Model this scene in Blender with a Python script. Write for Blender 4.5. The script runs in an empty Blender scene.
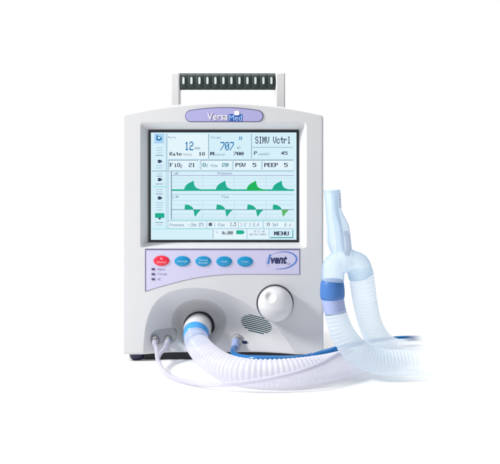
import bpy, math, random
import numpy as np
random.seed(4)
sc = bpy.context.scene
U = 0.0016            # metres per unit; the unit is about one photo pixel at the plane of the front panel
CX, FLOOR, PX, PY, D = 224.0, 362.0, 236.0, 160.0, 750.0

# ---------------------------------------------------------------- camera
cam = bpy.data.cameras.new('camera'); camo = bpy.data.objects.new('camera', cam)
sc.collection.objects.link(camo); sc.camera = camo
cam.sensor_width = 36; cam.lens = 36*D/500
cam.shift_x = (250-PX)/500; cam.shift_y = -(232-PY)/500
camo.location = ((PX-CX)*U, -D*U, (FLOOR-PY)*U); camo.rotation_euler = (math.pi/2, 0, 0)
cam.clip_start = 0.01; cam.clip_end = 100

# ---------------------------------------------------------------- world and lamps
w = bpy.data.worlds.new('World'); sc.world = w; w.use_nodes = True
bg = w.node_tree.nodes['Background']; bg.inputs[0].default_value = (0.93, 0.96, 1.0, 1); bg.inputs[1].default_value = 0.17
def area(name, loc, target, size, power, col=(1, 1, 1), sy=None):
    l = bpy.data.lights.new(name, 'AREA'); l.energy = power; l.color = col
    l.shape = 'RECTANGLE'; l.size = size; l.size_y = sy or size
    o = bpy.data.objects.new(name, l); sc.collection.objects.link(o); o.location = loc
    from mathutils import Vector
    o.rotation_euler = (Vector(target)-Vector(loc)).to_track_quat('-Z', 'Y').to_euler()
    return o
area('key_lamp', (-1.35, -0.46, 1.05), (0.05, 0, 0.2), 0.3, 30, (1, 0.985, 0.97))
area('top_lamp', (0, -0.5, 2.4), (0, -0.3, 0), 2.4, 30, (1, 1, 1), 2.0)
area('backdrop_lamp', (0, 0.9, 2.6), (0, 2.1, 0.5), 2.6, 62, (1, 1, 1), 1.2)
area('front_lamp', (-0.7, -2.2, 0.9), (0, 0, 0.2), 1.0, 3.6, (0.97, 0.98, 1))
sc.view_settings.view_transform = 'Standard'; sc.view_settings.look = 'None'
sc.view_settings.exposure = 0.0; sc.view_settings.gamma = 1
sc.render.engine = 'CYCLES'
sc.cycles.transparent_max_bounces = 40
sc.cycles.max_bounces = 10

# ---------------------------------------------------------------- materials
def srgb(r, g, b):
    f = lambda c: (c/12.92 if c <= 0.04045 else ((c+0.055)/1.055)**2.4)
    return (f(r/255), f(g/255), f(b/255), 1)
def mat(name, col, rough=0.5, metal=0, spec=0.5, emis=0, bump=0, bscale=800, coat=0, vary=0):
    m = bpy.data.materials.new(name); m.use_nodes = True; nt = m.node_tree; b = nt.nodes['Principled BSDF']
    b.inputs['Base Color'].default_value = col; b.inputs['Roughness'].default_value = rough
    b.inputs['Metallic'].default_value = metal; b.inputs['Specular IOR Level'].default_value = spec
    b.inputs['Coat Weight'].default_value = coat
    if emis:
        b.inputs['Emission Color'].default_value = col; b.inputs['Emission Strength'].default_value = emis
        b.inputs['Base Color'].default_value = (0.01, 0.012, 0.014, 1); b.inputs['Roughness'].default_value = 0.35; b.inputs['Specular IOR Level'].default_value = 0.15
    tc = nt.nodes.new('ShaderNodeTexCoord')
    n = nt.nodes.new('ShaderNodeTexNoise'); n.inputs['Scale'].default_value = bscale; n.inputs['Detail'].default_value = 3
    nt.links.new(tc.outputs['Object'], n.inputs['Vector'])
    if bump:
        bu = nt.nodes.new('ShaderNodeBump'); bu.inputs['Strength'].default_value = bump; bu.inputs['Distance'].default_value = 0.0003
        nt.links.new(n.outputs['Fac'], bu.inputs['Height']); nt.links.new(bu.outputs['Normal'], b.inputs['Normal'])
    if vary:
        n2 = nt.nodes.new('ShaderNodeTexNoise'); n2.inputs['Scale'].default_value = 25; n2.inputs['Detail'].default_value = 4
        nt.links.new(tc.outputs['Object'], n2.inputs['Vector'])
        mr = nt.nodes.new('ShaderNodeMapRange'); mr.inputs['To Min'].default_value = rough-vary; mr.inputs['To Max'].default_value = rough+vary
        nt.links.new(n2.outputs['Fac'], mr.inputs['Value']); nt.links.new(mr.outputs['Result'], b.inputs['Roughness'])
    return m
def clear(name, tint, body, transp, transl, rough=0.15, fade=None, edge=None):
    """thin clear plastic: see-through film + cloudy scatter + sheen; fade=(x0,x1) in object space paints the ends fading into white"""
    m = bpy.data.materials.new(name); m.use_nodes = True; nt = m.node_tree; N = nt.nodes; L = nt.links
    out = N['Material Output']; pb = N['Principled BSDF']
    pb.inputs['Base Color'].default_value = body; pb.inputs['Roughness'].default_value = rough
    pb.inputs['Specular IOR Level'].default_value = 0.6
    tr = N.new('ShaderNodeBsdfTransparent'); tr.inputs[0].default_value = tint
    tl = N.new('ShaderNodeBsdfTranslucent'); tl.inputs[0].default_value = body
    lw = N.new('ShaderNodeLayerWeight'); lw.inputs['Blend'].default_value = 0.35
    m1 = N.new('ShaderNodeMixShader'); m1.inputs[0].default_value = transl
    L.new(pb.outputs[0], m1.inputs[1]); L.new(tl.outputs[0], m1.inputs[2])
    if edge:
        ec = N.new('ShaderNodeMix'); ec.data_type = 'RGBA'; L.new(lw.outputs['Facing'], ec.inputs['Factor'])
        ec.inputs['A'].default_value = body; ec.inputs['B'].default_value = edge
        L.new(ec.outputs['Result'], pb.inputs['Base Color']); L.new(ec.outputs['Result'], tl.inputs[0])
    mr = N.new('ShaderNodeMapRange'); mr.inputs['To Min'].default_value = transp; mr.inputs['To Max'].default_value = transp*0.35
    L.new(lw.outputs['Facing'], mr.inputs['Value'])
    fac = mr.outputs['Result']
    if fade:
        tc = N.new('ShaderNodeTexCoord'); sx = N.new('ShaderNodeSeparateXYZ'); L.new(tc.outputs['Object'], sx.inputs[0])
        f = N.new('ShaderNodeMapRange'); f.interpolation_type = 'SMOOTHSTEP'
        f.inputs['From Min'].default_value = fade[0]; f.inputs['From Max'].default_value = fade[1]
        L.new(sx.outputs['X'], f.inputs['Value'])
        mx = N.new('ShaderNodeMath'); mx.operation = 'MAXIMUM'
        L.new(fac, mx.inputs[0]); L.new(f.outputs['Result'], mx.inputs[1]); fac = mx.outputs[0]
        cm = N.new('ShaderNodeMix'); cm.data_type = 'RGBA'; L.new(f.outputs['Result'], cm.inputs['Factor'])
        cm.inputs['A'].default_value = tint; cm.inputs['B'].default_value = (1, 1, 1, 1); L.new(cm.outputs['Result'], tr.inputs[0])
    m2 = N.new('ShaderNodeMixShader'); L.new(fac, m2.inputs[0]); L.new(m1.outputs[0], m2.inputs[1]); L.new(tr.outputs[0], m2.inputs[2])
    L.new(m2.outputs[0], out.inputs['Surface'])
    return m
M = {}
M['body'] = mat('white_plastic', (0.65, 0.655, 0.67, 1), 0.42, bump=0.12, bscale=1500, vary=0.05, spec=0.35)
M['gloss_white'] = mat('glossy_white_plastic', (0.68, 0.68, 0.69, 1), 0.28, coat=0.3, vary=0.03)
M['handle'] = mat('pale_post_plastic', (0.68, 0.68, 0.69, 1), 0.4, vary=0.05)
M['rubber'] = mat('dark_green_grey_rubber', (0.020, 0.034, 0.034, 1), 0.5, bump=0.3, bscale=900, vary=0.08)
M['slot'] = mat('pale_slot_mark', (0.66, 0.71, 0.69, 1), 0.35)
M['black'] = mat('black_plastic', (0.006, 0.007, 0.010, 1), 0.5, vary=0.05)
M['bezel'] = mat('dark_bezel', (0.012, 0.018, 0.025, 1), 0.35)
M['navyfoot'] = mat('navy_rubber_foot', (0.008, 0.012, 0.05, 1), 0.4, vary=0.05)
M['lilac'] = mat('lilac_panel_film', srgb(201, 198, 226), 0.45, vary=0.04)
M['lilac_edge'] = mat('grey_violet_edge', srgb(110, 105, 140), 0.5)
M['plate'] = mat('violet_name_plate', srgb(172, 170, 216), 0.35, coat=0.1)
M['navyink'] = mat('navy_ink', srgb(18, 28, 90), 0.5)
M['blueink'] = mat('blue_ink', srgb(40, 80, 180), 0.5)
M['swoosh'] = mat('swoosh_blue_ink', srgb(62, 118, 205), 0.5)
M['whiteink'] = mat('white_ink', (0.85, 0.85, 0.88, 1), 0.5)
M['greyink'] = mat('violet_grey_ink', srgb(120, 112, 165), 0.5)
M['red'] = mat('red_button', srgb(228, 30, 62), 0.4, coat=0.05)
M['cyan'] = mat('cyan_blue_button', srgb(0, 140, 192), 0.4, coat=0.05)
M['paleink'] = mat('pale_ink', srgb(170, 215, 240), 0.5)
M['pinkink'] = mat('pink_ink', srgb(255, 190, 200), 0.5)
M['lamp_off'] = mat('dark_indicator', srgb(70, 60, 105), 0.3)
M['grille'] = mat('dark_grille_gap', srgb(52, 82, 88), 0.7)
M['ring'] = mat('dark_knob_gap', srgb(70, 70, 84), 0.5)
M['metal'] = mat('brushed_metal', (0.62, 0.61, 0.62, 1), 0.25, metal=1, vary=0.08)
M['bluehose'] = mat('blue_tube_plastic', srgb(0, 104, 172), 0.25, coat=0.1, vary=0.05)
M['bluecollar'] = mat('blue_collar_plastic', srgb(62, 115, 185), 0.45, coat=0, vary=0.05)
M['lightblue'] = mat('light_blue_cuff', srgb(66, 158, 232), 0.3, coat=0.1)
def LX(px): return (px-CX)*U
M['hose'] = clear('cloudy_white_hose', (0.985, 0.985, 1, 1), (0.92, 0.915, 0.97, 1), 0.38, 0.50, 0.25, None)
M['limb'] = clear('pale_blue_hose', (0.96, 0.985, 1, 1), (0.88, 0.95, 1.0, 1), 0.48, 0.55, 0.25, None)
M['wye'] = clear('clear_blue_plastic', (0.90, 0.95, 0.99, 1), (0.80, 0.90, 0.98, 1), 0.55, 0.35, 0.08, None, (0.30, 0.45, 0.62, 1))
M['tubing'] = clear('thin_clear_tubing', (0.93, 0.93, 0.97, 1), (0.72, 0.715, 0.80, 1), 0.42, 0.25, 0.1, None)
M['lavender'] = mat('lavender_cuff', srgb(158, 172, 216), 0.35, coat=0.1, vary=0.04)
M['floor'] = mat('white_sweep', (0.92, 0.92, 0.92, 1), 0.7, spec=0.2)
def E(name, r, g, b, s=1.0): M[name] = mat('screen_'+name, srgb(r, g, b), emis=s)
E('s_bg', 212, 238, 248); E('s_white', 226, 243, 250); E('s_tile', 170, 210, 240); E('s_dark', 42, 58, 84)
E('s_blue', 24, 120, 176); E('s_teal', 5, 170, 138); E('s_green', 0, 176, 84); E('s_line', 165, 195, 215)
E('s_axis', 110, 120, 160); E('s_grey', 120, 145, 170); E('s_grid', 190, 214, 230); E('s_purple', 130, 110, 175); E('s_tealtx', 40, 130, 150)
E('s_navy', 30, 40, 66); E('s_lime', 90, 180, 100); E('s_tealline', 140, 222, 215)

# ---------------------------------------------------------------- helpers
def P(x, y, d=0): return ((x-CX)*U, -d*U, (FLOOR-y)*U)
def W(x, y, d=0):
    k = (D-d)/D
    return P(PX+(x-PX)*k, PY+(y-PY)*k, d)
class MB:
    def __init__(s): s.v = []; s.f = []; s.m = []; s.mats = []
    def mi(s, m):
        m = M[m]
        if m not in s.mats: s.mats.append(m)
        return s.mats.index(m)
    def add(s, vs, fs, m):
        o = len(s.v); s.v += [tuple(map(float, v)) for v in vs]; k = s.mi(m)
        for f in fs: s.f.append(tuple(int(i)+o for i in f)); s.m.append(k)
        return s
    def box(s, a, b, m):
        (x0, y0, z0), (x1, y1, z1) = a, b
        vs = [(x, y, z) for x in (x0, x1) for y in (y0, y1) for z in (z0, z1)]
        return s.add(vs, [(0, 1, 3, 2), (4, 6, 7, 5), (0, 4, 5, 1), (2, 3, 7, 6), (0, 2, 6, 4), (1, 5, 7, 3)], m)
    def flat(s, pts, d, m, thick=0.3, f=W):
        """outline in photo units, a thin slab facing the camera with its face at d"""
        n = len(pts); a = [f(x, y, d) for x, y in pts]; b = [f(x, y, d-thick) for x, y in pts]
        # shoelace to keep the face towards -Y
        fs = [tuple(range(n)), tuple(range(2*n-1, n-1, -1))] + [(i, i+n, (i+1) % n+n, (i+1) % n) for i in range(n)]
        return s.add(a+b, fs, m)
    def rect(s, x0, y0, x1, y1, d, m, thick=0.1, f=W):
        return s.flat([(x0, y0), (x0, y1), (x1, y1), (x1, y0)], d, m, thick, f)
    def ell(s, cx, cy, rx, ry, d, m, thick=0.3, dome=0, n=40, f=W):
        rings = [(1.0, -thick), (1.0, -0.25*0), (0.9, 0.55*dome), (0.6, 0.9*dome), (0.25, dome)] if dome else [(1, -thick), (1, 0)]
        vs = []; fs = []
        for k, (q, h) in enumerate(rings):
            for i in range(n):
                a = 2*math.pi*i/n; vs.append(f(cx+rx*q*math.cos(a), cy+ry*q*math.sin(a), d+h))
        for k in range(len(rings)-1):
            for i in range(n):
                j = (i+1) % n; fs.append((k*n+i, k*n+j, (k+1)*n+j, (k+1)*n+i))
        fs.append(tuple((len(rings)-1)*n+i for i in range(n)))
        return s.add(vs, fs, m)
    def sweep(s, path, rad, m, n=32, cap=True):
        """path: world points (k,3) numpy; rad: radius per point in metres"""
        path = np.array(path, float); k = len(path)
        T = np.gradient(path, axis=0); T /= np.linalg.norm(T, axis=1)[:, None]
        up = np.array([0, 0, 1.0]) if abs(T[0][2]) < 0.9 else np.array([1.0, 0, 0])
        a = np.cross(T[0], up); a /= np.linalg.norm(a); vs = []
        for i in range(k):
            a = a-T[i]*np.dot(a, T[i]); a /= np.linalg.norm(a); b = np.cross(T[i], a)
            for j in range(n):
                t = 2*math.pi*j/n; vs.append(path[i]+rad[i]*(a*math.cos(t)+b*math.sin(t)))
        fs = [(i*n+j, i*n+(j+1) % n, (i+1)*n+(j+1) % n, (i+1)*n+j) for i in range(k-1) for j in range(n)]
        if cap: fs += [tuple(range(n-1, -1, -1)), tuple((k-1)*n+j for j in range(n))]
        return s.add(vs, fs, m)
    def build(s, name, parent=None, smooth=True, bevel=0, angle=40, label=None):
        me = bpy.data.meshes.new(name); me.from_pydata(s.v, [], s.f)
        off = wloc(parent)
        o = bpy.data.objects.new(name, me); sc.collection.objects.link(o)
        if parent:
            o.parent = parent
            me.transform(__import__('mathutils').Matrix.Translation((-off[0], -off[1], -off[2])))
        for m in s.mats: me.materials.append(m)
        me.polygons.foreach_set('material_index', s.m)
        import bmesh
        bm = bmesh.new(); bm.from_mesh(me); bmesh.ops.recalc_face_normals(bm, faces=bm.faces); 
        if smooth:
            for f in bm.faces: f.smooth = True
            for e in bm.edges:
                if len(e.link_faces) == 2 and e.calc_face_angle(0) > math.radians(angle): e.smooth = False
        bm.to_mesh(me); bm.free()
        if bevel:
            b = o.modifiers.new('bevel', 'BEVEL'); b.width = bevel*U; b.segments = 3; b.limit_method = 'ANGLE'; b.angle_limit = math.radians(35)
            b.harden_normals = False
        if label: o['label'] = label
        return o
def wloc(o):
    x = [0, 0, 0]
    while o:
        x = [x[i]+o.location[i] for i in range(3)]; o = o.parent
    return x
def thing(name, loc, label, cat, group=None):
    o = bpy.data.objects.new(name, None); sc.collection.objects.link(o); o.location = loc
    o.empty_display_size = 0.02
    o['label'] = label; o['category'] = cat
    if group: o['group'] = group
    return o
def cr(pts, step=0.6):
    """Catmull-Rom through control rows (any columns), resampled evenly in the first three"""
    p = np.array(pts, float); p = np.vstack([2*p[0]-p[1], p, 2*p[-1]-p[-2]]); out = []
    for i in range(1, len(p)-2):
        for t in np.linspace(0, 1, 40, endpoint=False):
            out.append(0.5*((2*p[i])+(-p[i-1]+p[i+1])*t+(2*p[i-1]-5*p[i]+4*p[i+1]-p[i+2])*t*t+(-p[i-1]+3*p[i]-3*p[i+1]+p[i+2])*t**3))
    out.append(p[-2]); out = np.array(out)
    L = np.concatenate([[0], np.cumsum(np.linalg.norm(np.diff(out[:, :3], axis=0), axis=1))])
    n = max(4, int(L[-1]/step)); s = np.linspace(0, L[-1], n)
    return np.stack([np.interp(s, L, out[:, c]) for c in range(out.shape[1])], 1), s
def wpath(pts): return [tuple(c/U for c in W(*p[:3]))+tuple(p[3:]) for p in pts]
def hose(mb, pts, m, r=None, corr=0, period=4, step=0.5, n=36, cap=True, helix=0):
    q, s = cr(wpath(pts), step)
    rr = q[:, 3] if q.shape[1] > 3 else np.full(len(q), float(r))
    if corr:
        ph = (s % period)/period
        rr = rr+corr*(np.clip(np.cos(2*np.pi*ph)*1.6, -1, 1))
    mb.sweep(q[:, :3]*U, rr*U, m, n, cap); return mb

FONT = dict(zip([chr(c) for c in range(32, 127)], '0000000000 00005F0000 0007000700 147F147F14 242A7F2A12 2313086462 3649562050 0008070300 001C224100 0041221C00 2A1C7F1C2A 08083E0808 0080703000 0808080808 0000606000 2010080402 3E5149453E 00427F4000 7249494946 2141494D33 1814127F10 2745454539 3C4A494931 4121110907 3649494936 464949291E 0000140000 0040340000 0008142241 1414141414 0041221408 0201590906 3E415D594E 7C1211127C 7F49494936 3E41414122 7F4141413E 7F49494941 7F09090901 3E41415173 7F0808087F 00417F4100 2040413F01 7F08142241 7F40404040 7F021C027F 7F0408107F 3E4141413E 7F09090906 3E4151215E 7F09192946 2649494932 03017F0103 3F4040403F 1F2040201F 3F4038403F 6314081463 0304780403 6159494D43 007F414100 0204081020 0041417F00 0402010204 4040404040 0003070800 2054547840 7F28444438 3844444428 384444287F 3854545418 00087E0902 18A4A49C78 7F08040478 00447D4000 2040403D00 7F10284400 00417F4000 7C04780478 7C08040478 3844444438 FC18242418 18242418FC 7C08040408 4854545424 04043F4424 3C4040207C 1C2040201C 3C4030403C 4428102844 4C9090907C 4464544C44 0008364100 0000770000 0041360800 0201020402'.split()))
def lcd(mb, txt, x0, y0, x1, y1, d, m, bold=0.0):
    n = len(txt); cw = (x1-x0)/(n*6-1); ch = (y1-y0)/7
    for i, c in enumerate(txt):
        h = FONT.get(c, FONT[' '])
        for k in range(5):
            col = int(h[2*k:2*k+2], 16); r = 0
            while r < 8:
                if col >> r & 1:
                    e = r
                    while e < 8 and col >> e & 1: e += 1
                    xx = x0+(i*6+k)*cw
                    mb.flat([(xx, y0+r*ch), (xx, y0+e*ch), (xx+cw*(1+bold), y0+e*ch), (xx+cw*(1+bold), y0+r*ch)], d, m, 0.02)
                    r = e
                else: r += 1
def lettering(mb, txt, x0, y0, x1, y1, d, m, shear=0, fat=0.0, thick=0.25, arc=None):
    """outline letters fitted to a box"""
    cu = bpy.data.curves.new('t', 'FONT'); cu.body = txt; cu.shear = shear; cu.offset = fat; cu.resolution_u = 4
    ob = bpy.data.objects.new('t', cu); sc.collection.objects.link(ob)
    dg = bpy.context.evaluated_depsgraph_get(); me = ob.evaluated_get(dg).to_mesh()
    v = np.array([tuple(q.co) for q in me.vertices]); fs = [tuple(p.vertices) for p in me.polygons]
    ob.evaluated_get(dg).to_mesh_clear(); bpy.data.objects.remove(ob); bpy.data.curves.remove(cu)
    lo, hi = v.min(0), v.max(0); s = (v-lo)/(np.maximum(hi-lo, 1e-6))
    pts = [W(x0+q[0]*(x1-x0), y1+q[1]*(y0-y1), d) for q in s]
    mb.add(pts, fs, m)

# ---------------------------------------------------------------- setting: white studio sweep (floor that curves up into a backdrop)
mb = MB(); prof = [(-4.0, 0)]
R = 1.2; yb = 2.6
for i in range(0, 17):
    a = math.pi/2*i/16; prof.append((yb-R+R*math.sin(a), R-R*math.cos(a)))
prof.append((yb, 4.5))
vs = [(x, y, z) for (y, z) in prof for x in (-5, 5)]
mb.add(vs, [(2*i, 2*i+1, 2*i+3, 2*i+2) for i in range(len(prof)-1)], 'floor')
fl = mb.build('floor'); fl['kind'] = 'structure'

# ---------------------------------------------------------------- ventilator
V = thing('medical_ventilator', P(CX, FLOOR, -75), 'white boxy medical ventilator with a lit waveform screen and a dark ribbed carrying handle', 'ventilator')

ARCH, _ = cr([(p[0], p[1], 0) for p in [(142, 395), (143, 356), (144, 341), (146, 325), (150, 312), (156, 302), (166, 294), (179, 289.6), (194, 288), (209, 289), (225, 293), (242, 301), (257, 311), (270, 322), (281, 333), (290, 345), (297, 360), (301, 395)]], 3)
ARCH = ARCH[:, :2]
def sd_poly(px, py, poly):
    d2 = np.full(px.shape, 1e9); inside = np.zeros(px.shape, bool); n = len(poly)
    for i in range(n):
        ax, ay = poly[i]; bx, by = poly[(i+1) % n]; ex, ey = bx-ax, by-ay
        t = np.clip(((px-ax)*ex+(py-ay)*ey)/(ex*ex+ey*ey+1e-9), 0, 1)
        if i < n-1: d2 = np.minimum(d2, (px-ax-t*ex)**2+(py-ay-t*ey)**2)
        c = ((ay > py) != (by > py)); inside ^= c & (px < ex*(py-ay)/(ey+1e-12)+ax)
    return np.where(inside, 1, -1)*np.sqrt(d2)      # positive inside
def sd_rect(px, py, x0, x1, y0, y1, r):
    qx = np.abs(px-(x0+x1)/2)-(x1-x0)/2+r; qy = np.abs(py-(y0+y1)/2)-(y1-y0)/2+r
    return -(np.hypot(np.maximum(qx, 0), np.maximum(qy, 0))+np.minimum(np.maximum(qx, qy), 0)-r)
def ss(t): t = np.clip(t, 0, 1); return t*t*(3-2*t)
XL, XR, ZB = 122.4, 323.8, 355.0
def top(px):
    px = np.asarray(px, float); u = np.clip(np.minimum(px-122.4, 323.8-px), 0, 3.5)
    return 102.5+((px-221)/98)**2*11.5+(3.5-np.sqrt(12.25-(3.5-u)**2))*0.9
def depth(px, py):
    px = np.asarray(px, float); py = np.asarray(py, float)
    tq = sum(np.clip(1-q/w_, 0, 1.6)**4 for q, w_ in ((px-140.5, 6.2), (306.5-px, 6.4), (py-122.3, 7.0), (248-py, 4.4)))**0.25
    h = 15*np.clip(1-tq, 0, 1)**1.25
    s = sd_poly(px, py, ARCH); a = np.clip(s/34, 0, 1)
    h = h+25*np.sin(a*math.pi/2)*(0.3+0.7*ss((358-py)/26))
    e = np.hypot((px-198)/28.5, (py-327)/25)
    h = h+8*np.sin(np.clip((1-e)/0.46, 0, 1)*math.pi/2)
    h = h+6.0*ss(sd_rect(px, py, 149.5, 176, 332.5, 347, 6.8)/1.6)
    # rounded outer edges
    for q, r in ((px-XL, 1.6), (XR-px, 2.5), (py-top(px), 2.5), (ZB-py, 2.5)):
        u = np.clip(q, 0, r); h = h+r-np.sqrt(r*r-(r-u)**2)
    return h
def dep(x, y): return -float(depth(np.array([x]), np.array([y]))[0])
nx, nz = 402, 500
gx = np.linspace(XL, XR, nx); tt = np.linspace(0, 1, nz)
# squeeze the outermost samples so rounded rims are smooth
X = np.tile(gx, (nz, 1)); Yp = ZB+(top(X)-ZB)*tt[:, None]
H = depth(X, Yp)
vs = np.stack([(X-CX)*U, H*U, (FLOOR-Yp)*U], -1).reshape(-1, 3)
idx = np.arange(nx*nz).reshape(nz, nx)
fs = np.stack([idx[:-1, :-1], idx[:-1, 1:], idx[1:, 1:], idx[1:, :-1]], -1).reshape(-1, 4)
mb = MB(); mb.add(vs, fs, 'body')
ring = list(idx[0, :])+list(idx[1:, -1])+list(idx[-1, -2::-1])+list(idx[-2:0:-1, 0])
base = len(mb.v)
for lev, (dd, ins) in enumerate([(8, 0), (60, 0), (146, 1.5), (150, 5)]):
    for r in ring:
        x, y, z = vs[r]; cxm, czm = 0.0, (FLOOR-230)*U
        mb.v.append((x-math.copysign(ins*U, x-cxm), max(dd, 24 if lev == 0 and False else dd)*U if lev else max(y, dd*U), z-math.copysign(ins*U, z-czm)))
n = len(ring); prev = ring
for lev in range(4):
    cur = [base+lev*n+i for i in range(n)]
    for i in range(n):
        j = (i+1) % n; mb.f.append((int(prev[i]), int(prev[j]), int(cur[j]), int(cur[i]))); mb.m.append(0)
    prev = cur
mb.f.append(tuple(int(i) for i in prev[::-1])); mb.m.append(0)
housing = mb.build('housing', V, angle=60)

# black box under the housing, and feet
mb = MB(); mb.box(P(144, 354.9, -9.5), P(304, 361.6, -146), 'black'); mb.build('black_underside', V, bevel=0.6)
for (fx, fd) in ((135.5, -12), (310, -12), (135.5, -132), (310, -132)):
    mb = MB(); c = np.array(P(fx, 0, fd)); 
    prof = [(355.0, 7.8), (357.5, 7.8), (360, 7.2), (361.3, 6), (361.95, 4.5)]
    mb.sweep([(c[0], c[1], (FLOOR-a)*U) for a, _ in prof], [r*U for _, r in prof], 'navyfoot', 28); mb.build('foot', V)

# handle
mb0 = MB()
hd = -26
handle = mb0
for x0, x1 in ((170.2, 179.8), (275.6, 285.4)):
    mb = MB(); a = W(x0, 72.5, hd); b = W(x1, 108, hd); 
    mb.box((a[0], -hd*U, b[2]-3*U), (b[0], (-hd+20)*U, a[2]), 'handle'); mb.build('handle_post', V, bevel=1.6)
mb = MB()
for k in range(12):
    xc = 183.4+8*k; m_ = 1.02
    # one rib segment: rounded box with a shallow waist on either side
    prof = [(-4.0, 7.9), (-3.8, 8.3), (-3.3, 8.5), (3.3, 8.5), (3.8, 8.3), (4.0, 7.9)]
    if k == 0: prof[0] = (-4.0, 8.1)
    vs = []; NN = 48
    for (dx, r) in prof:
        for i in range(NN):
            t = 2*math.pi*i/NN; ex = 2/3.2
            cy = math.copysign(abs(math.cos(t))**ex, math.cos(t)); cz = math.copysign(abs(math.sin(t))**ex, math.sin(t))
            vs.append(W(xc+dx, 81.6+r*cz, hd-9+9*cy*r/8.5))
    fs = [(i*NN+j, i*NN+(j+1) % NN, (i+1)*NN+(j+1) % NN, (i+1)*NN+j) for i in range(len(prof)-1) for j in range(NN)]
    fs += [tuple(range(NN)), tuple((len(prof)-1)*NN+j for j in range(NN))]
    mb.add(vs, fs, 'rubber')
grip = mb.build('handle_grip', V)
mb = MB()
for k in range(12):
    xc = 183.4+8*k
    o = [(xc+1.15*math.copysign(abs(math.cos(t))**0.5, math.cos(t)), 80.6+3.6*math.copysign(abs(math.sin(t))**0.5, math.sin(t))) for t in [2*math.pi*i/20 for i in range(20)]]
    mb.flat(o, hd+0.35, 'slot', 0.8)  # pale upright mark on the front of each grip segment
mb.build('grip_slot_marks', grip, smooth=False)

# name plate above the screen
def plate(x0, x1, yt, yb, bow, d, m, mb, thick=1.2, inset=0):
    pts = []; r = (yb-yt-bow)/2
    for i in range(25):                                   # bowed top edge, left to right
        t = i/24; x = x0+r+(x1-x0-2*r)*t; pts.append((x, yt+bow*(2*t-1)**2+inset))
    for i in range(1, 16):
        a = -math.pi/2+math.pi*i/16; pts.append((x1-r+(r-inset)*math.cos(a), yb-r+(r-inset)*math.sin(a)))
    for i in range(9): pts.append((x1-r-(x1-x0-2*r)*i/8, yb-inset))
    for i in range(1, 16):
        a = math.pi/2+math.pi*i/16; pts.append((x0+r+(r-inset)*math.cos(a), yb-r+(r-inset)*math.sin(a)))
    mb.flat(pts, d, m, thick)
mb = MB(); plate(185, 263.5, 107.2, 122.2, 2.8, 0.5, 'lilac_edge', mb, 3, 0); plate(185, 263.5, 107.2, 122.2, 2.8, 1.0, 'plate', mb, 0.5, 0.9)
np_ = mb.build('name_plate', V, smooth=False, bevel=0.25)
mb = MB(); lettering(mb, 'Versa', 207.7, 113.3, 228.1, 120.4, 1.1, 'greyink', 0.0, 0.04); 
lettering(mb, 'Versa', 207.2, 112.8, 227.6, 119.9, 1.22, 'whiteink', 0.0, 0.01)
mb.rect(228.4, 114.2, 242.5, 121.2, 1.1, 'blueink', 0.1);
lettering(mb, 'Med', 229.2, 114.9, 241.8, 120.6, 1.3, 'paleink', 0, 0.0)
mb.flat([(234.6, 110.8), (234.2, 111.4), (234.2, 114.8), (234.6, 115.3), (238.8, 115.3), (239.3, 114.8), (239.3, 111.4), (238.8, 110.8)], 1.4, 'whiteink', 0.1)
mb.build('lettering', np_, smooth=False)

# ---------------------------------------------------------------- display
SD = -14.2
mb = MB()
ox0, oy0, ox1, oy1 = 148.6, 130.2, 298.6, 241.8; ix0, iy0, ix1, iy1 = 150.9, 132.5, 296.5, 239.8
fo = [(ox0, oy0), (ox1, oy0), (ox1, oy1), (ox0, oy1)]; fi = [(ix0, iy0), (ix1, iy0), (ix1, iy1), (ix0, iy1)]
v = [W(x, y, SD+0.9) for x, y in fo]+[W(x, y, SD+0.9) for x, y in fi]+[W(x, y, SD-1.5) for x, y in fo]+[W(x, y, SD-0.5) for x, y in fi]
f = []
for i in range(4):
    j = (i+1) % 4; f += [(i, j, j+4, i+4), (i, i+8, j+8, j), (i+4, j+4, j+12, i+12)]
mb.add(v, f, 'bezel'); bez = mb.build('screen_bezel', V, smooth=False)
mb = MB(); mb.rect(ix0-1, iy0-1, ix1+1, iy1+1, SD, 's_bg', 0.4)
disp = mb.build('display', V, smooth=False, label='lit pale blue waveform display')
d1, d2, d3, d4 = SD+0.06, SD+0.12, SD+0.18, SD+0.24
# panels and rules
mb = MB()
def hl(x0, x1, y, m='s_line', h=0.6): mb.rect(x0, y-h/2, x1, y+h/2, d2, m, 0.02)
def vl(x, y0, y1, m='s_line', h=0.6): mb.rect(x-h/2, y0, x+h/2, y1, d3, m, 0.02)
mb.rect(168, 134, 208, 158.5, d1, 's_white', .02); mb.rect(169, 160.5, 197.5, 169.3, d1, 's_white', .02)
mb.rect(233.5, 160.5, 260, 169.3, d1, 's_white', .02); mb.rect(262.5, 160.5, 293, 169.3, d1, 's_white', .02)
mb.rect(201.5, 160.5, 231.5, 169.3, d1, 's_white', .02)
mb.rect(169, 221.5, 206, 227.8, d1, 's_white', .02); mb.rect(207.5, 221.5, 238, 227.8, d1, 's_white', .02); mb.rect(239, 221.5, 262, 227.8, d1, 's_white', .02); mb.rect(264.5, 221.5, 294, 227.8, d1, 's_white', .02)
mb.rect(213, 229.6, 246, 238.5, d1, 's_white', .02); mb.rect(247.5, 229.6, 268.5, 238.5, d1, 's_white', .02)
for y0, y1 in ((134, 158.5),): vl(167, y0, 171); vl(208.6, y0, y1, 's_grey'); vl(251.5, y0, y1, 's_grey')
hl(252, 293, 147.4, 's_grey', 0.5); hl(168, 294, 159.7); hl(152, 294, 171, 's_axis', 0.5); hl(171, 294, 175.6, 's_purple', 0.4)
for x0, x1 in ((168.6, 198), (201, 232), (233, 260.5), (262, 293.5)):
    hl(x0, x1, 160.3, 's_grey', 0.5); vl(x0, 160.3, 169.5, 's_grey', 0.5)
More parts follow.
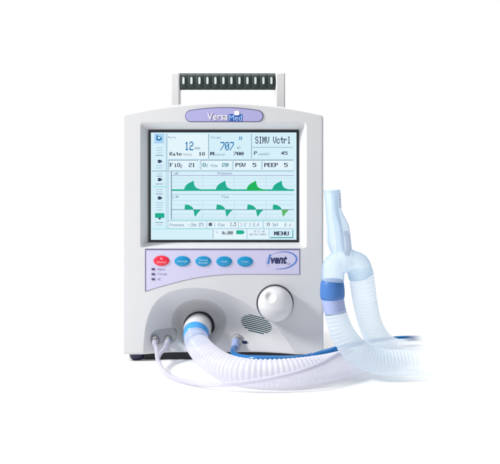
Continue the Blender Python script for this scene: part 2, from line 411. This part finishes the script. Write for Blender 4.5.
vl(168, 171, 228.5); vl(171.4, 171.5, 219.5, 's_axis', 0.8); hl(171, 294, 219.6, 's_tealline', 0.6); hl(171, 294, 194.4, 's_line')
for y in (178.3, 182, 186): hl(172, 294, y, 's_grid', 0.4)
for y in (200.5, 204.8, 214.3, 217.5): hl(172, 294, y, 's_grid', 0.5)
for x in (202.8, 234.3, 266.0): vl(x, 176, 193, 's_grid', 0.5); vl(x, 199, 219, 's_grid', 0.5)
hl(168, 294, 228.6); hl(152, 213, 228.9, 's_tealline', .5); hl(168, 294, 220.9)
for x in (206.8, 238.4, 263.3): vl(x, 221, 228.4)
vl(213, 229, 239, 's_grey', .5); vl(247, 229, 239); vl(269, 229, 239)
hl(153, 166.5, 171.2); hl(153, 166.5, 186.8, 's_tealline', .9); vl(166.3, 133.5, 228.6, 's_line', .5); hl(153, 166.5, 229, 's_tealline', .5)
mb.build('grid_lines', disp, smooth=False)
# texts
mb = MB()
lcd(mb, '12', 184.8, 141.6, 193.2, 150.3, d3, 's_blue', .35); lcd(mb, '707', 220.3, 142.0, 233.6, 150.3, d3, 's_blue', .35)
lcd(mb, 'Rate', 169.6, 152.1, 181.5, 155.7, d3, 's_navy', .6); lcd(mb, 'total', 183.2, 153.2, 192.0, 155.7, d3, 's_grey', .2); lcd(mb, '18', 198.6, 152.1, 204.6, 155.6, d3, 's_navy', .7)
lcd(mb, 'bpm', 194.8, 146.3, 200, 149.4, d3, 's_grey', .2); lcd(mb, 'ml', 237.2, 145.8, 240.6, 149, d3, 's_grey', .2)
lcd(mb, 'Rate', 168.2, 136.4, 176, 138.4, d3, 's_grey', 0); lcd(mb, 'Volume', 210.6, 136.2, 220.6, 138.6, d3, 's_grey', 0)
lcd(mb, 'M', 210.2, 151.9, 213.8, 155.4, d3, 's_navy', .6); lcd(mb, 'inspired', 214.6, 153.2, 224.4, 155.6, d3, 's_grey', .2); lcd(mb, '700', 233.4, 151.9, 243.2, 155.4, d3, 's_navy', .7)
lcd(mb, 'SIMV Vctrl', 255.2, 136.6, 290.4, 143.6, d3, 's_dark', .35)
lcd(mb, 'P', 254, 151.2, 256.8, 154.8, d3, 's_navy', .6); lcd(mb, 'cmH2O', 258.2, 152.9, 269.2, 155.3, d3, 's_grey', .1); lcd(mb, '45', 281, 151.4, 287.2, 154.8, d3, 's_navy', .7)
lcd(mb, 'F', 169.8, 163, 172.6, 167, d3, 's_navy', .7); lcd(mb, 'iO', 174, 163, 180, 167, d3, 's_navy', .6); lcd(mb, '2', 180.4, 165, 182.2, 168, d3, 's_dark', .3); lcd(mb, '21', 188.8, 163, 194.8, 167, d3, 's_navy', .7)
lcd(mb, 'O', 202.6, 163, 205.4, 167, d3, 's_tealtx', .7); lcd(mb, '2 flow', 206.4, 164, 217.4, 167, d3, 's_tealtx', .2); lcd(mb, '20', 221.8, 163, 228.2, 166.8, d3, 's_tealtx', .6)
lcd(mb, 'PSV', 235.4, 163, 245, 167, d3, 's_navy', .8); lcd(mb, '5', 252.6, 163, 255.8, 167, d3, 's_navy', .8)
lcd(mb, 'PEEP', 264.2, 163, 277.6, 167, d3, 's_navy', .8); lcd(mb, '5', 284, 163, 287.2, 167, d3, 's_navy', .8)
lcd(mb, 'cmH', 174.2, 172, 178.2, 174.6, d3, 's_axis', .3); lcd(mb, 'Pressure', 217.6, 172, 231.8, 174.6, d3, 's_purple', .2)
lcd(mb, 'L/M', 172.6, 195.5, 178, 198.2, d3, 's_axis', .3); lcd(mb, 'Flow', 222, 195.5, 228.6, 198.2, d3, 's_axis', .2)
lcd(mb, 'Pressure', 170, 223.4, 184, 226.4, d3, 's_grey', .4); lcd(mb, '-.9cm', 188, 222.8, 196, 226.4, d3, 's_grey', .4); lcd(mb, '2%', 198.6, 222.8, 203.6, 226.4, d3, 's_grey', .4)
lcd(mb, '#', 208.4, 222.6, 212, 226.2, d3, 's_dark', .5); lcd(mb, '1 flow', 214, 223, 224.4, 226.4, d3, 's_grey', .4); lcd(mb, '1.5', 230, 222.4, 236, 226.2, d3, 's_dark', .3)
lcd(mb, '1:2', 240.4, 222.6, 246, 226.4, d3, 's_grey', .2); lcd(mb, '1:2.4', 249, 222.6, 259, 226.4, d3, 's_grey', .2)
lcd(mb, 'O', 267, 222.6, 269.6, 226, d3, 's_dark', .3); lcd(mb, 'Set', 272.6, 222.8, 278, 226.4, d3, 's_grey', .4); lcd(mb, '6 s', 284.6, 222.8, 291, 226.4, d3, 's_grey', .3)
lcd(mb, '\\', 215.5, 230.6, 218, 234, d3, 's_grey', .2); lcd(mb, 'No.000', 222, 231, 232.8, 234.6, d3, 's_navy', .6)
lcd(mb, '10:21 AM', 253.2, 230.3, 264.6, 232.4, d3, 's_grey', .2); lcd(mb, '06/01/2003', 249.8, 233.4, 266.4, 235.4, d3, 's_axis', .1)
mb.build('screen_text', disp, smooth=False)
# side bar icons
def icon(fn, name='icon'):
    mb = MB(); fn(mb); mb.build(name, disp, smooth=False)
def ic_tile(mb):
    mb.rect(154.2, 133.6, 164, 143.4, d2, 's_tile', .02); mb.ell(159, 138.6, 3.0, 2.2, d3, 's_blue', .02, n=16); mb.ell(159, 138, 1.5, 1.0, d4, 's_bg', .02, n=12); mb.rect(156.5, 135.2, 158, 137, d4, 's_blue', .02)
icon(ic_tile)
for yy in (161.4, 179.6, 198):
    def f_(mb):
        mb.ell(159.3, yy, 2.0, 1.7, d2, 's_dark', .02, n=14); mb.flat([(160.6, yy-1.7), (160.6, yy+1.7), (162.8, yy)], d2, 's_axis', .02)
        mb.rect(157, yy-.3, 158.4, yy+.3, d3, 's_bg', .02)
    icon(f_)
mb = MB()
for yy in (148, 150.4, 153, 155.4, 165.6, 168, 174, 176.2, 184, 189.6, 191.8, 194, 202.6, 205, 207.4, 210, 222.6, 225):
    wd = random.uniform(2.4, 4); mb.rect(159.4-wd, yy-.35, 159.4+wd, yy+.35, d2, 's_line' if random.random() < .7 else 's_grey', .02)
mb.build('side_menu_lines', disp, smooth=False)
def ic_pill(mb):
    mb.flat([(155.6, 213.1), (155, 213.8), (155, 217.2), (155.6, 217.9), (163.8, 217.9), (164.4, 217.2), (164.4, 213.8), (163.8, 213.1)], d2, 's_teal', .02)
    mb.flat([(158.2, 217.9), (159.7, 220), (161.2, 217.9)], d2, 's_dark', .02)
icon(ic_pill)
def ic_bat(mb):
    mb.rect(236.3, 230.3, 243.4, 234.2, d2, 's_teal', .02); mb.rect(243.4, 231.3, 244.4, 233.2, d2, 's_teal', .02)
icon(ic_bat, 'battery_icon')
def ic_fan(mb):
    for k in range(4):
        a = k*math.pi/2+.5; mb.flat([(240.6, 138.3), (240.6+2.2*math.cos(a), 138.3+2.2*math.sin(a)), (240.6+2.0*math.cos(a+.8), 138.3+2.0*math.sin(a+.8))], d2, 's_blue', .02)
icon(ic_fan, 'fan_icon')
mb = MB(); mb.rect(270.4, 229.9, 293.2, 237.9, d2, 's_tealline', .02); mb.rect(270.4, 229.9, 292.2, 237.0, d3, 's_bg', .02)
mb.rect(270.4, 237.4, 293.2, 238.1, d3, 's_tealtx', .02); mb.rect(292.6, 229.9, 293.2, 237.4, d3, 's_tealtx', .02)
lcd(mb, 'MENU', 274, 231.4, 288.4, 235.4, d4, 's_navy', .8); mb.build('menu_button', disp, smooth=False)
# waveforms
PK = [193.5, 225.2, 256.0, 281.6]
mb = MB(); mb.rect(171.6, 189.3, 294, 190.9, d3, 's_teal', .02)
for i, p in enumerate(PK):
    q = [(p-9.6, 190.6), (p-9.0, 188.0), (p-7.4, 185.2), (p-4.8, 183.2), (p-2.2, 182.0), (p-0.2, 180.4), (p+.3, 182.6), (p+1.0, 185.6), (p+2.4, 187.6), (p+5.4, 188.9), (p+10, 189.9), (p+10, 190.6)]
    mb.flat(q, d4, 's_green' if i == 2 else 's_teal', .02)
mb.build('pressure_waveform', disp, smooth=False)
mb = MB(); mb.rect(171.6, 209.3, 294, 209.9, d3, 's_axis', .02)
for i, p in enumerate(PK):
    mb.flat([(p-9.0, 209.6), (p-8.4, 204.4), (p-5, 204.9), (p-2, 206.4), (p-.3, 208.2), (p-.1, 209.6)], d4, 's_teal', .02)
    mb.flat([(p-.1, 209.7), (p+1.2, 216.4), (p+2.2, 216.2), (p+4.2, 213), (p+7.4, 209.9)], d4, ['s_teal', 's_teal', 's_teal', 's_lime'][i], .02)
mb.build('flow_waveform', disp, smooth=False)

# ---------------------------------------------------------------- control strip
low = [(299.3, 274.2), (262, 274.0), (240, 274.0), (225, 274.3), (210, 275.6), (196, 277.6), (182, 280.6), (166, 284.8), (154, 288.3), (145.6, 291.2)]
mb = MB(); mb.flat([(145.0, 248.7), (300.0, 248.7), (300, 274.7)]+[(x, y+.35) for x, y in low]+[(145.0, 291.6)], 0.25, 'lilac_edge', 0.6)
mb.flat([(146.2, 250.2), (299.3, 250.2)]+low[:-1]+[(146.2, 290.8)], 0.5, 'lilac', 0.25)
strip = mb.build('control_strip', V, smooth=False)
def button(cx, cy, m, lines, ink, label):
    mb = MB(); mb.ell(cx, cy, 7.9, 5.1, 1.0, m, 0.6, dome=0.8)
    for (t, x0, y0, x1, y1) in lines: lettering(mb, t, cx+x0, cy+y0, cx+x1, cy+y1, 1.86, ink)
    o = mb.build('button', strip, label=label)
button(161.4, 260.8, 'red', [('x', -1.5, -3.2, 1.5, -1.2), ('Silence', -4.6, 0.4, 4.6, 2.2)], 'pinkink', 'red oval button')
button(182.3, 261.2, 'cyan', [('Manual', -4.8, -0.9, 4.8, 0.9)], 'paleink', 'blue oval button')
button(203.2, 261.3, 'cyan', [('Manual', -4.4, -2.2, 4.4, -0.4), ('Breath', -4.4, 0.6, 4.4, 2.4)], 'paleink', 'blue oval button')
button(224.1, 261.5, 'cyan', [('Hold', -2.8, -0.9, 2.8, 0.9)], 'paleink', 'blue oval button')
button(245.0, 261.6, 'cyan', [('Clear', -3.4, -0.9, 3.4, 0.9)], 'paleink', 'blue oval button')
mb = MB()
lettering(mb, 'vent', 270.8, 256.0, 287.0, 263.8, 0.8, 'navyink', 0.25, 0.03)
lettering(mb, 'i', 267.2, 254.2, 270.8, 263.8, 0.8, 'swoosh', 0.3, 0.04)
lettering(mb, '201', 287.2, 262.8, 290.4, 264.6, 0.8, 'greyink')
# swoosh: an open ring, thick at the right
n = 60; vs = []; 
for i in range(n+1):
    a = math.radians(-215+330*i/n); w_ = 0.2+1.1*max(0, math.cos((a-0.1)/1.6))**2
    for s_ in (-1, 1):
        rx, ry = 15.3+s_*w_*0.5, 8.4+s_*w_*0.5; x, y = rx*math.cos(a), ry*math.sin(a); t = -0.13
        vs.append(W(281.3+x*math.cos(t)-y*math.sin(t), 260.4+x*math.sin(t)+y*math.cos(t), 0.75))
mb.add(vs, [(2*i, 2*i+1, 2*i+3, 2*i+2) for i in range(n)], 'swoosh')
mb.build('logo', strip, smooth=False)
for k, t in enumerate(('Alarm', 'Charge', 'AC')):
    y = 269.2+5*k; mb = MB(); mb.rect(151.6, y-.9, 154.8, y+.9, 1.0, 'lamp_off', .6)
    lettering(mb, t, 157.4, y-1.3, 157.4+[7.6, 9.6, 3.6][k], y+1.3, 0.6, 'greyink'); mb.build('indicator_light', strip, smooth=False)

# ---------------------------------------------------------------- dial
kc = (275.0, 303.0); KR = 17.2
mb = MB(); mb.ell(kc[0], kc[1], 18.6, 18.6, 0.35, 'ring', 0.6, n=64, f=P); mb.build('dial_gap', V)
mb = MB(); nr, na = 60, 96; vs = []
dimp = np.array([-5.4, 9.0])
for r_ in range(nr+1):
    q = r_/nr; r = KR*math.sin(q*math.pi/2)
    for a_ in range(na):
        a = 2*math.pi*a_/na; x, z = r*math.cos(a), r*math.sin(a)
        h = 7.0+12.0*math.sqrt(max(0, 1-(r/KR)**2.2))
        dd = math.hypot(x-dimp[0], z-dimp[1])
        if dd < 6.0: h -= 5.2*(0.5+0.5*math.cos(math.pi*dd/6.0))**0.8
        vs.append(P(kc[0]+x, kc[1]-z, h))
for a_ in range(na):
    a = 2*math.pi*a_/na; vs.append(P(kc[0]+KR*math.cos(a), kc[1]-KR*math.sin(a), 0.5))
fs = [(i*na+j, i*na+(j+1) % na, (i+1)*na+(j+1) % na, (i+1)*na+j) for i in range(nr+1) for j in range(na)]
mb.add(vs, fs, 'gloss_white'); mb.build('dial', V, angle=70)

# ---------------------------------------------------------------- speaker grille, slots following the moulded surface
mb = MB(); gc = (256.6, 327.0)
for k in range(9):
    yy = (k-4)*2.28; half = 15.8*math.sqrt(max(0, 1-(yy/10.6)**2)); vs = []; nn = 30
    for i in range(nn+1):
        xx = -half+2*half*i/nn
        for s_ in (-1, 1):
            tp = min(1, (half-abs(xx))*1.2+.25)
            X_ = gc[0]+xx; Y_ = gc[1]+yy+xx*0.13+s_*0.62*tp
            vs.append(P(X_, Y_, dep(X_, Y_)+0.12))
    mb.add(vs, [(2*i, 2*i+1, 2*i+3, 2*i+2) for i in range(nn)], 'grille')
mb.build('speaker_grille', V)

# main outlet collar
pd = dep(199, 326)
mb = MB(); mb.sweep([W(199.2, 326.2, pd-2), W(198.9, 326.6, pd+1.4), W(198.8, 326.7, pd+2.2)], [16.2*U, 16.2*U, 15.4*U], 'black', 48); mb.build('outlet_collar', V)
# twin sampling ports
for x in (154.6, 167.6):
    d0 = dep(x, 339.5); mb = MB()
    prof = [(0, 5.3), (4.2, 5.3), (5.0, 4.7), (5.0, 3.7), (8, 3.5), (8.6, 2.6)]
    mb.sweep([W(x, 340+0.05*a, d0+a) for a, _ in [(p[0]+i*1e-3, 0) for i, p in enumerate(prof)]], [r*U for _, r in prof], 'metal', 32); mb.build('sampling_port', V)
# small metal outlet
d0 = dep(237, 341); mb = MB()
prof = [(-.5, 6.6), (2.5, 6.6), (3.2, 6.0), (3.3, 4.6), (8, 4.4), (8.6, 3.8)]
mb.sweep([W(237.2-0.1*a, 340.6+0.08*a, d0+a+i*1e-3) for i, (a, _) in enumerate(prof)], [r*U for _, r in prof], 'metal', 36); outlet = mb.build('gas_outlet', V)
mb = MB(); mb.sweep([W(242.5, 342, d0+4.6), W(246.4, 342.4, d0+5.4), W(247.0, 342.5, d0+5.5)], [1.5*U, 1.5*U, 1.0*U], 'navyink', 16); mb.build('release_tab', outlet)

# ---------------------------------------------------------------- breathing hose from the main outlet
B = thing('breathing_hose', W(250, 386, 84), 'wide cloudy white corrugated hose running from the round main outlet', 'hose')
mb = MB(); hose(mb, [(198.9, 326.4, pd+1, 13.9), (198.2, 327.4, pd+9, 14.0), (197.4, 328.6, pd+17, 14.2), (196.8, 330.2, pd+22, 13.8), (196.6, 331, pd+23, 12.4)], 'gloss_white', n=64); mb.build('white_cuff', B)
mb = MB(); hose(mb, [(196.8, 330.4, pd+21, 12.7), (196.1, 333.0, pd+27, 12.7), (195.8, 336.4, pd+32, 12.5), (195.8, 337.4, pd+33.5, 11.6)], 'lightblue', n=64); mb.build('blue_cuff', B)
HP = [(195.9, 335.4, pd+30, 11.6), (196.3, 340, pd+37, 11.7), (199, 346.5, pd+45, 11.7), (206, 354.5, 38, 11.8), (217, 363, 56, 11.9), (232, 369.5, 72, 12.0), (250, 372.6, 82, 12.0), (275, 373, 84, 12.0), (300, 371.5, 78, 12), (325, 368, 64, 12), (345, 363.5, 48, 12), (368, 357.5, 24, 12), (392, 352.5, 4, 12), (420, 350, -8, 12), (445, 349, -14, 12)]
HOSE_OBJ = MB(); hose(HOSE_OBJ, HP, 'hose', corr=0.4, period=4.3, step=0.45, n=48, cap=False); hose_o = HOSE_OBJ.build('corrugated_hose', B, angle=180)

# ---------------------------------------------------------------- blue tube
T = thing('blue_tube', W(275, 379, 60), 'narrow glossy blue tube leaving the small metal outlet and crossing above the white hose', 'tube')
BP = [(235.6, 342.6, d0+8), (234.9, 347, d0+17), (233.4, 351.5, 20), (235.6, 355.6, 38), (243, 357.8, 52), (256, 358.6, 62), (276, 358.9, 66), (297, 358.6, 62), (310, 357.2, 53), (322, 353.6, 44), (337, 349, 34), (350, 345.8, 12), (364, 342.8, -14), (380, 340.6, -42), (398, 338.9, -60), (415, 338.4, -68), (440, 338.2, -74)]
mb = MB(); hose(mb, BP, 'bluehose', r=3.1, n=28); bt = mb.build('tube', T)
mb = MB(); hose(mb, [(236.1, 341.2, d0+7.5, 4.1), (235.4, 344.8, d0+13, 4.0), (234.7, 348.6, d0+21, 3.7)], 'lavender', n=32); mb.build('cuff', T)
mb = MB(); hose(mb, [(308.8, 357.5, 54), (310.4, 357.1, 52.6), (312, 356.6, 51.4)], 'bluecollar', r=3.5, n=28); mb.build('joint', T)

# ---------------------------------------------------------------- thin clear tubing
C = thing('clear_tubing', W(190, 385, 76), 'thin clear tubing looping down from the twin chrome ports', 'tubing')
c0 = dep(154.6, 340)
mb = MB(); hose(mb, [(154.6, 341, c0+6), (155.0, 344, c0+13), (156.6, 350, 8), (157.4, 358, 22), (160.8, 367, 38), (169, 375.6, 56), (183, 381.0, 72), (203, 384.2, 86), (228, 384.2, 97), (252, 381.6, 101), (278, 377, 101), (302, 371, 95), (322, 363.5, 80), (338, 354.5, 60), (352, 350, 46)], 'tubing', r=2.15, n=24, cap=False); mb.build('tube', C)
mb = MB(); hose(mb, [(167.6, 341, c0+6, 1.9), (167.0, 344.6, c0+13, 2.0), (163.6, 349.6, 6, 2.1), (159.6, 354.5, 15, 2.1), (158.0, 360, 26, 1.7)], 'tubing', n=24, cap=False); mb.build('tube', C)
for x in (154.6, 167.6):
    mb = MB(); hose(mb, [(x, 340.8, c0+5, 2.7), (x, 341.8, c0+11, 2.9), (x+(158-x)*.2, 345.4, c0+16, 2.7)], 'tubing', n=24); mb.build('cuff', C)

# ---------------------------------------------------------------- patient wye with its two limbs
Y = thing('wye_connector_set', W(372, 382, 60), 'pale blue clear Y-shaped connector with two corrugated limbs, right of the ventilator', 'connector')
wd = 64
mb = MB()
def flute(mb, pts, amp, k):
    n0 = len(mb.v); hose(mb, pts, 'wye', n=72)
    q, _ = cr(wpath(pts), 0.5); q = q[:, :3]*U
    for i in range(len(q)):
        f = math.sin(math.pi*i/(len(q)-1))**0.5
        for j in range(72):
            v = np.array(mb.v[n0+i*72+j]); mb.v[n0+i*72+j] = tuple(q[i]+(v-q[i])*(1+amp*f*math.cos(k*2*math.pi*j/72)))
flute(mb, [(332.0, 190.4, wd, 7.2), (332.2, 193, wd, 7.4), (332.9, 203, wd, 7.1), (333.8, 212, wd, 7.3), (335.8, 220, wd, 8.7), (338.2, 229, wd, 10.2), (339.2, 240, wd, 10.7), (341.4, 250, wd, 9.8), (343.5, 258, wd, 9.4), (344, 264, wd-1, 7)], 0.06, 7)
hose(mb, [(344.5, 252, wd, 6.5), (338.5, 259.5, wd, 8.8), (333.6, 267.5, wd, 10.6), (332.4, 281, wd, 10.6)], 'wye', n=48)
hose(mb, [(343, 253, wd-2, 7.0), (350, 259.0, wd-3, 9.4), (357.6, 265.2, wd-5, 11.5), (361.0, 276, wd-7, 11.7)], 'wye', n=48)
hose(mb, [(338, 262.5, wd, 7.5), (345, 263.5, wd, 8.6), (354, 263.5, wd-4, 8.0)], 'wye', n=40)
wb = mb.build('wye_body', Y)
rm = wb.modifiers.new('remesh', 'REMESH'); rm.mode = 'VOXEL'; rm.voxel_size = 0.55*U; rm.use_smooth_shade = True
sm = wb.modifiers.new('smooth', 'SMOOTH'); sm.factor = 0.5; sm.iterations = 3
mb = MB(); hose(mb, [(332.0, 189.8, wd, 7.3), (332.0, 190.2, wd, 7.7), (332.1, 192.0, wd, 7.7), (332.1, 192.4, wd, 7.3)], 'wye', n=48, cap=False); mb.build('mouth_rim', Y)
mb = MB()
for k in range(6):
    hose(mb, [(338.4+.12*k, 193.5+2.6*k, wd+3, 0.9), (340.1+.12*k, 194.0+2.6*k, wd, 1.1)], 'tubing', n=12)
mb.build('mouth_ribs', Y)
mb = MB(); hose(mb, [(345.4, 231, wd+3, 2.0), (347.8, 238, wd+3, 2.4), (348.6, 247, wd+3, 2.6), (347.4, 255, wd+2, 2.4)], 'tubing', n=20); mb.build('sampling_spur', Y)
mb = MB(); hose(mb, [(334.2, 192, wd, 3.0), (335.0, 210, wd, 3.2), (339, 232, wd, 3.6), (341, 252, wd, 3.6)], 'wye', n=28, cap=False); mb.build('inner_tube', Y)
mb = MB(); hose(mb, [(332.4, 279.6, wd, 9.2), (332.4, 280.2, wd, 9.8), (332.3, 285, wd, 10.9), (332.4, 294, wd, 11.3), (332.7, 298, wd, 10.8), (332.75, 298.6, wd, 10.3)], 'bluecollar', n=56); col_ = mb.build('blue_collar', Y)
mb = MB(); hose(mb, [(332.7, 298.2, wd, 10.0), (332.8, 299, wd, 10.3), (334.9, 311.4, wd, 10.0), (335.0, 312.2, wd, 9.6)], 'lavender', n=56)
mb.build('lavender_cuff', Y)
LP = [(335.1, 310.4, wd, 10.0), (337.2, 319, wd, 10.4), (341.0, 330, wd, 10.9), (348.3, 342.5, wd, 11.5), (359.5, 353.6, wd-1, 11.9), (375, 360.6, wd-2, 11.9), (395, 362.6, wd-4, 11.7), (420, 362.8, wd-6, 11.5), (446, 362.8, wd-8, 11.4)]
RP = [(361.0, 271, wd-7, 11.4), (362.6, 285, wd-8, 11.5), (365.0, 301, wd-12, 11.2), (368.0, 316, wd-18, 10.9), (372.6, 330, wd-24, 11.1), (380.5, 342, wd-30, 11.4), (393, 350, wd-33, 11.6), (414, 352.5, wd-35, 11.4), (446, 353, wd-36, 11.4)]
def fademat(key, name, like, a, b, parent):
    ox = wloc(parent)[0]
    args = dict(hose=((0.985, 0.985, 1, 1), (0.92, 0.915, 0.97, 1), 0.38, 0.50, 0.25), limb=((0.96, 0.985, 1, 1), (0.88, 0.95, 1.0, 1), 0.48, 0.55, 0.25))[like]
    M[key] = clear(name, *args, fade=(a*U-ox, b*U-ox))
fademat('limb_f', 'pale_blue_hose_fading', 'limb', 345-CX, 430-CX, Y)  # limb ends vanish into white by a painted-in transparency ramp
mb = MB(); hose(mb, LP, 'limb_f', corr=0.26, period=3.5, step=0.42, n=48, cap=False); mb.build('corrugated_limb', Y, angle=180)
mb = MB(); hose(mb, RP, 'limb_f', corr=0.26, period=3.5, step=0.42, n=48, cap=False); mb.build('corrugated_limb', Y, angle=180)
fademat('hose_f', 'cloudy_white_hose_fading', 'hose', 375-CX, 420-CX, B)  # fade into white painted over the hose end, plastic unchanged
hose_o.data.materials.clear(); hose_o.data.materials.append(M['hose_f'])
# blue tube: same fade into white, painted in as alpha
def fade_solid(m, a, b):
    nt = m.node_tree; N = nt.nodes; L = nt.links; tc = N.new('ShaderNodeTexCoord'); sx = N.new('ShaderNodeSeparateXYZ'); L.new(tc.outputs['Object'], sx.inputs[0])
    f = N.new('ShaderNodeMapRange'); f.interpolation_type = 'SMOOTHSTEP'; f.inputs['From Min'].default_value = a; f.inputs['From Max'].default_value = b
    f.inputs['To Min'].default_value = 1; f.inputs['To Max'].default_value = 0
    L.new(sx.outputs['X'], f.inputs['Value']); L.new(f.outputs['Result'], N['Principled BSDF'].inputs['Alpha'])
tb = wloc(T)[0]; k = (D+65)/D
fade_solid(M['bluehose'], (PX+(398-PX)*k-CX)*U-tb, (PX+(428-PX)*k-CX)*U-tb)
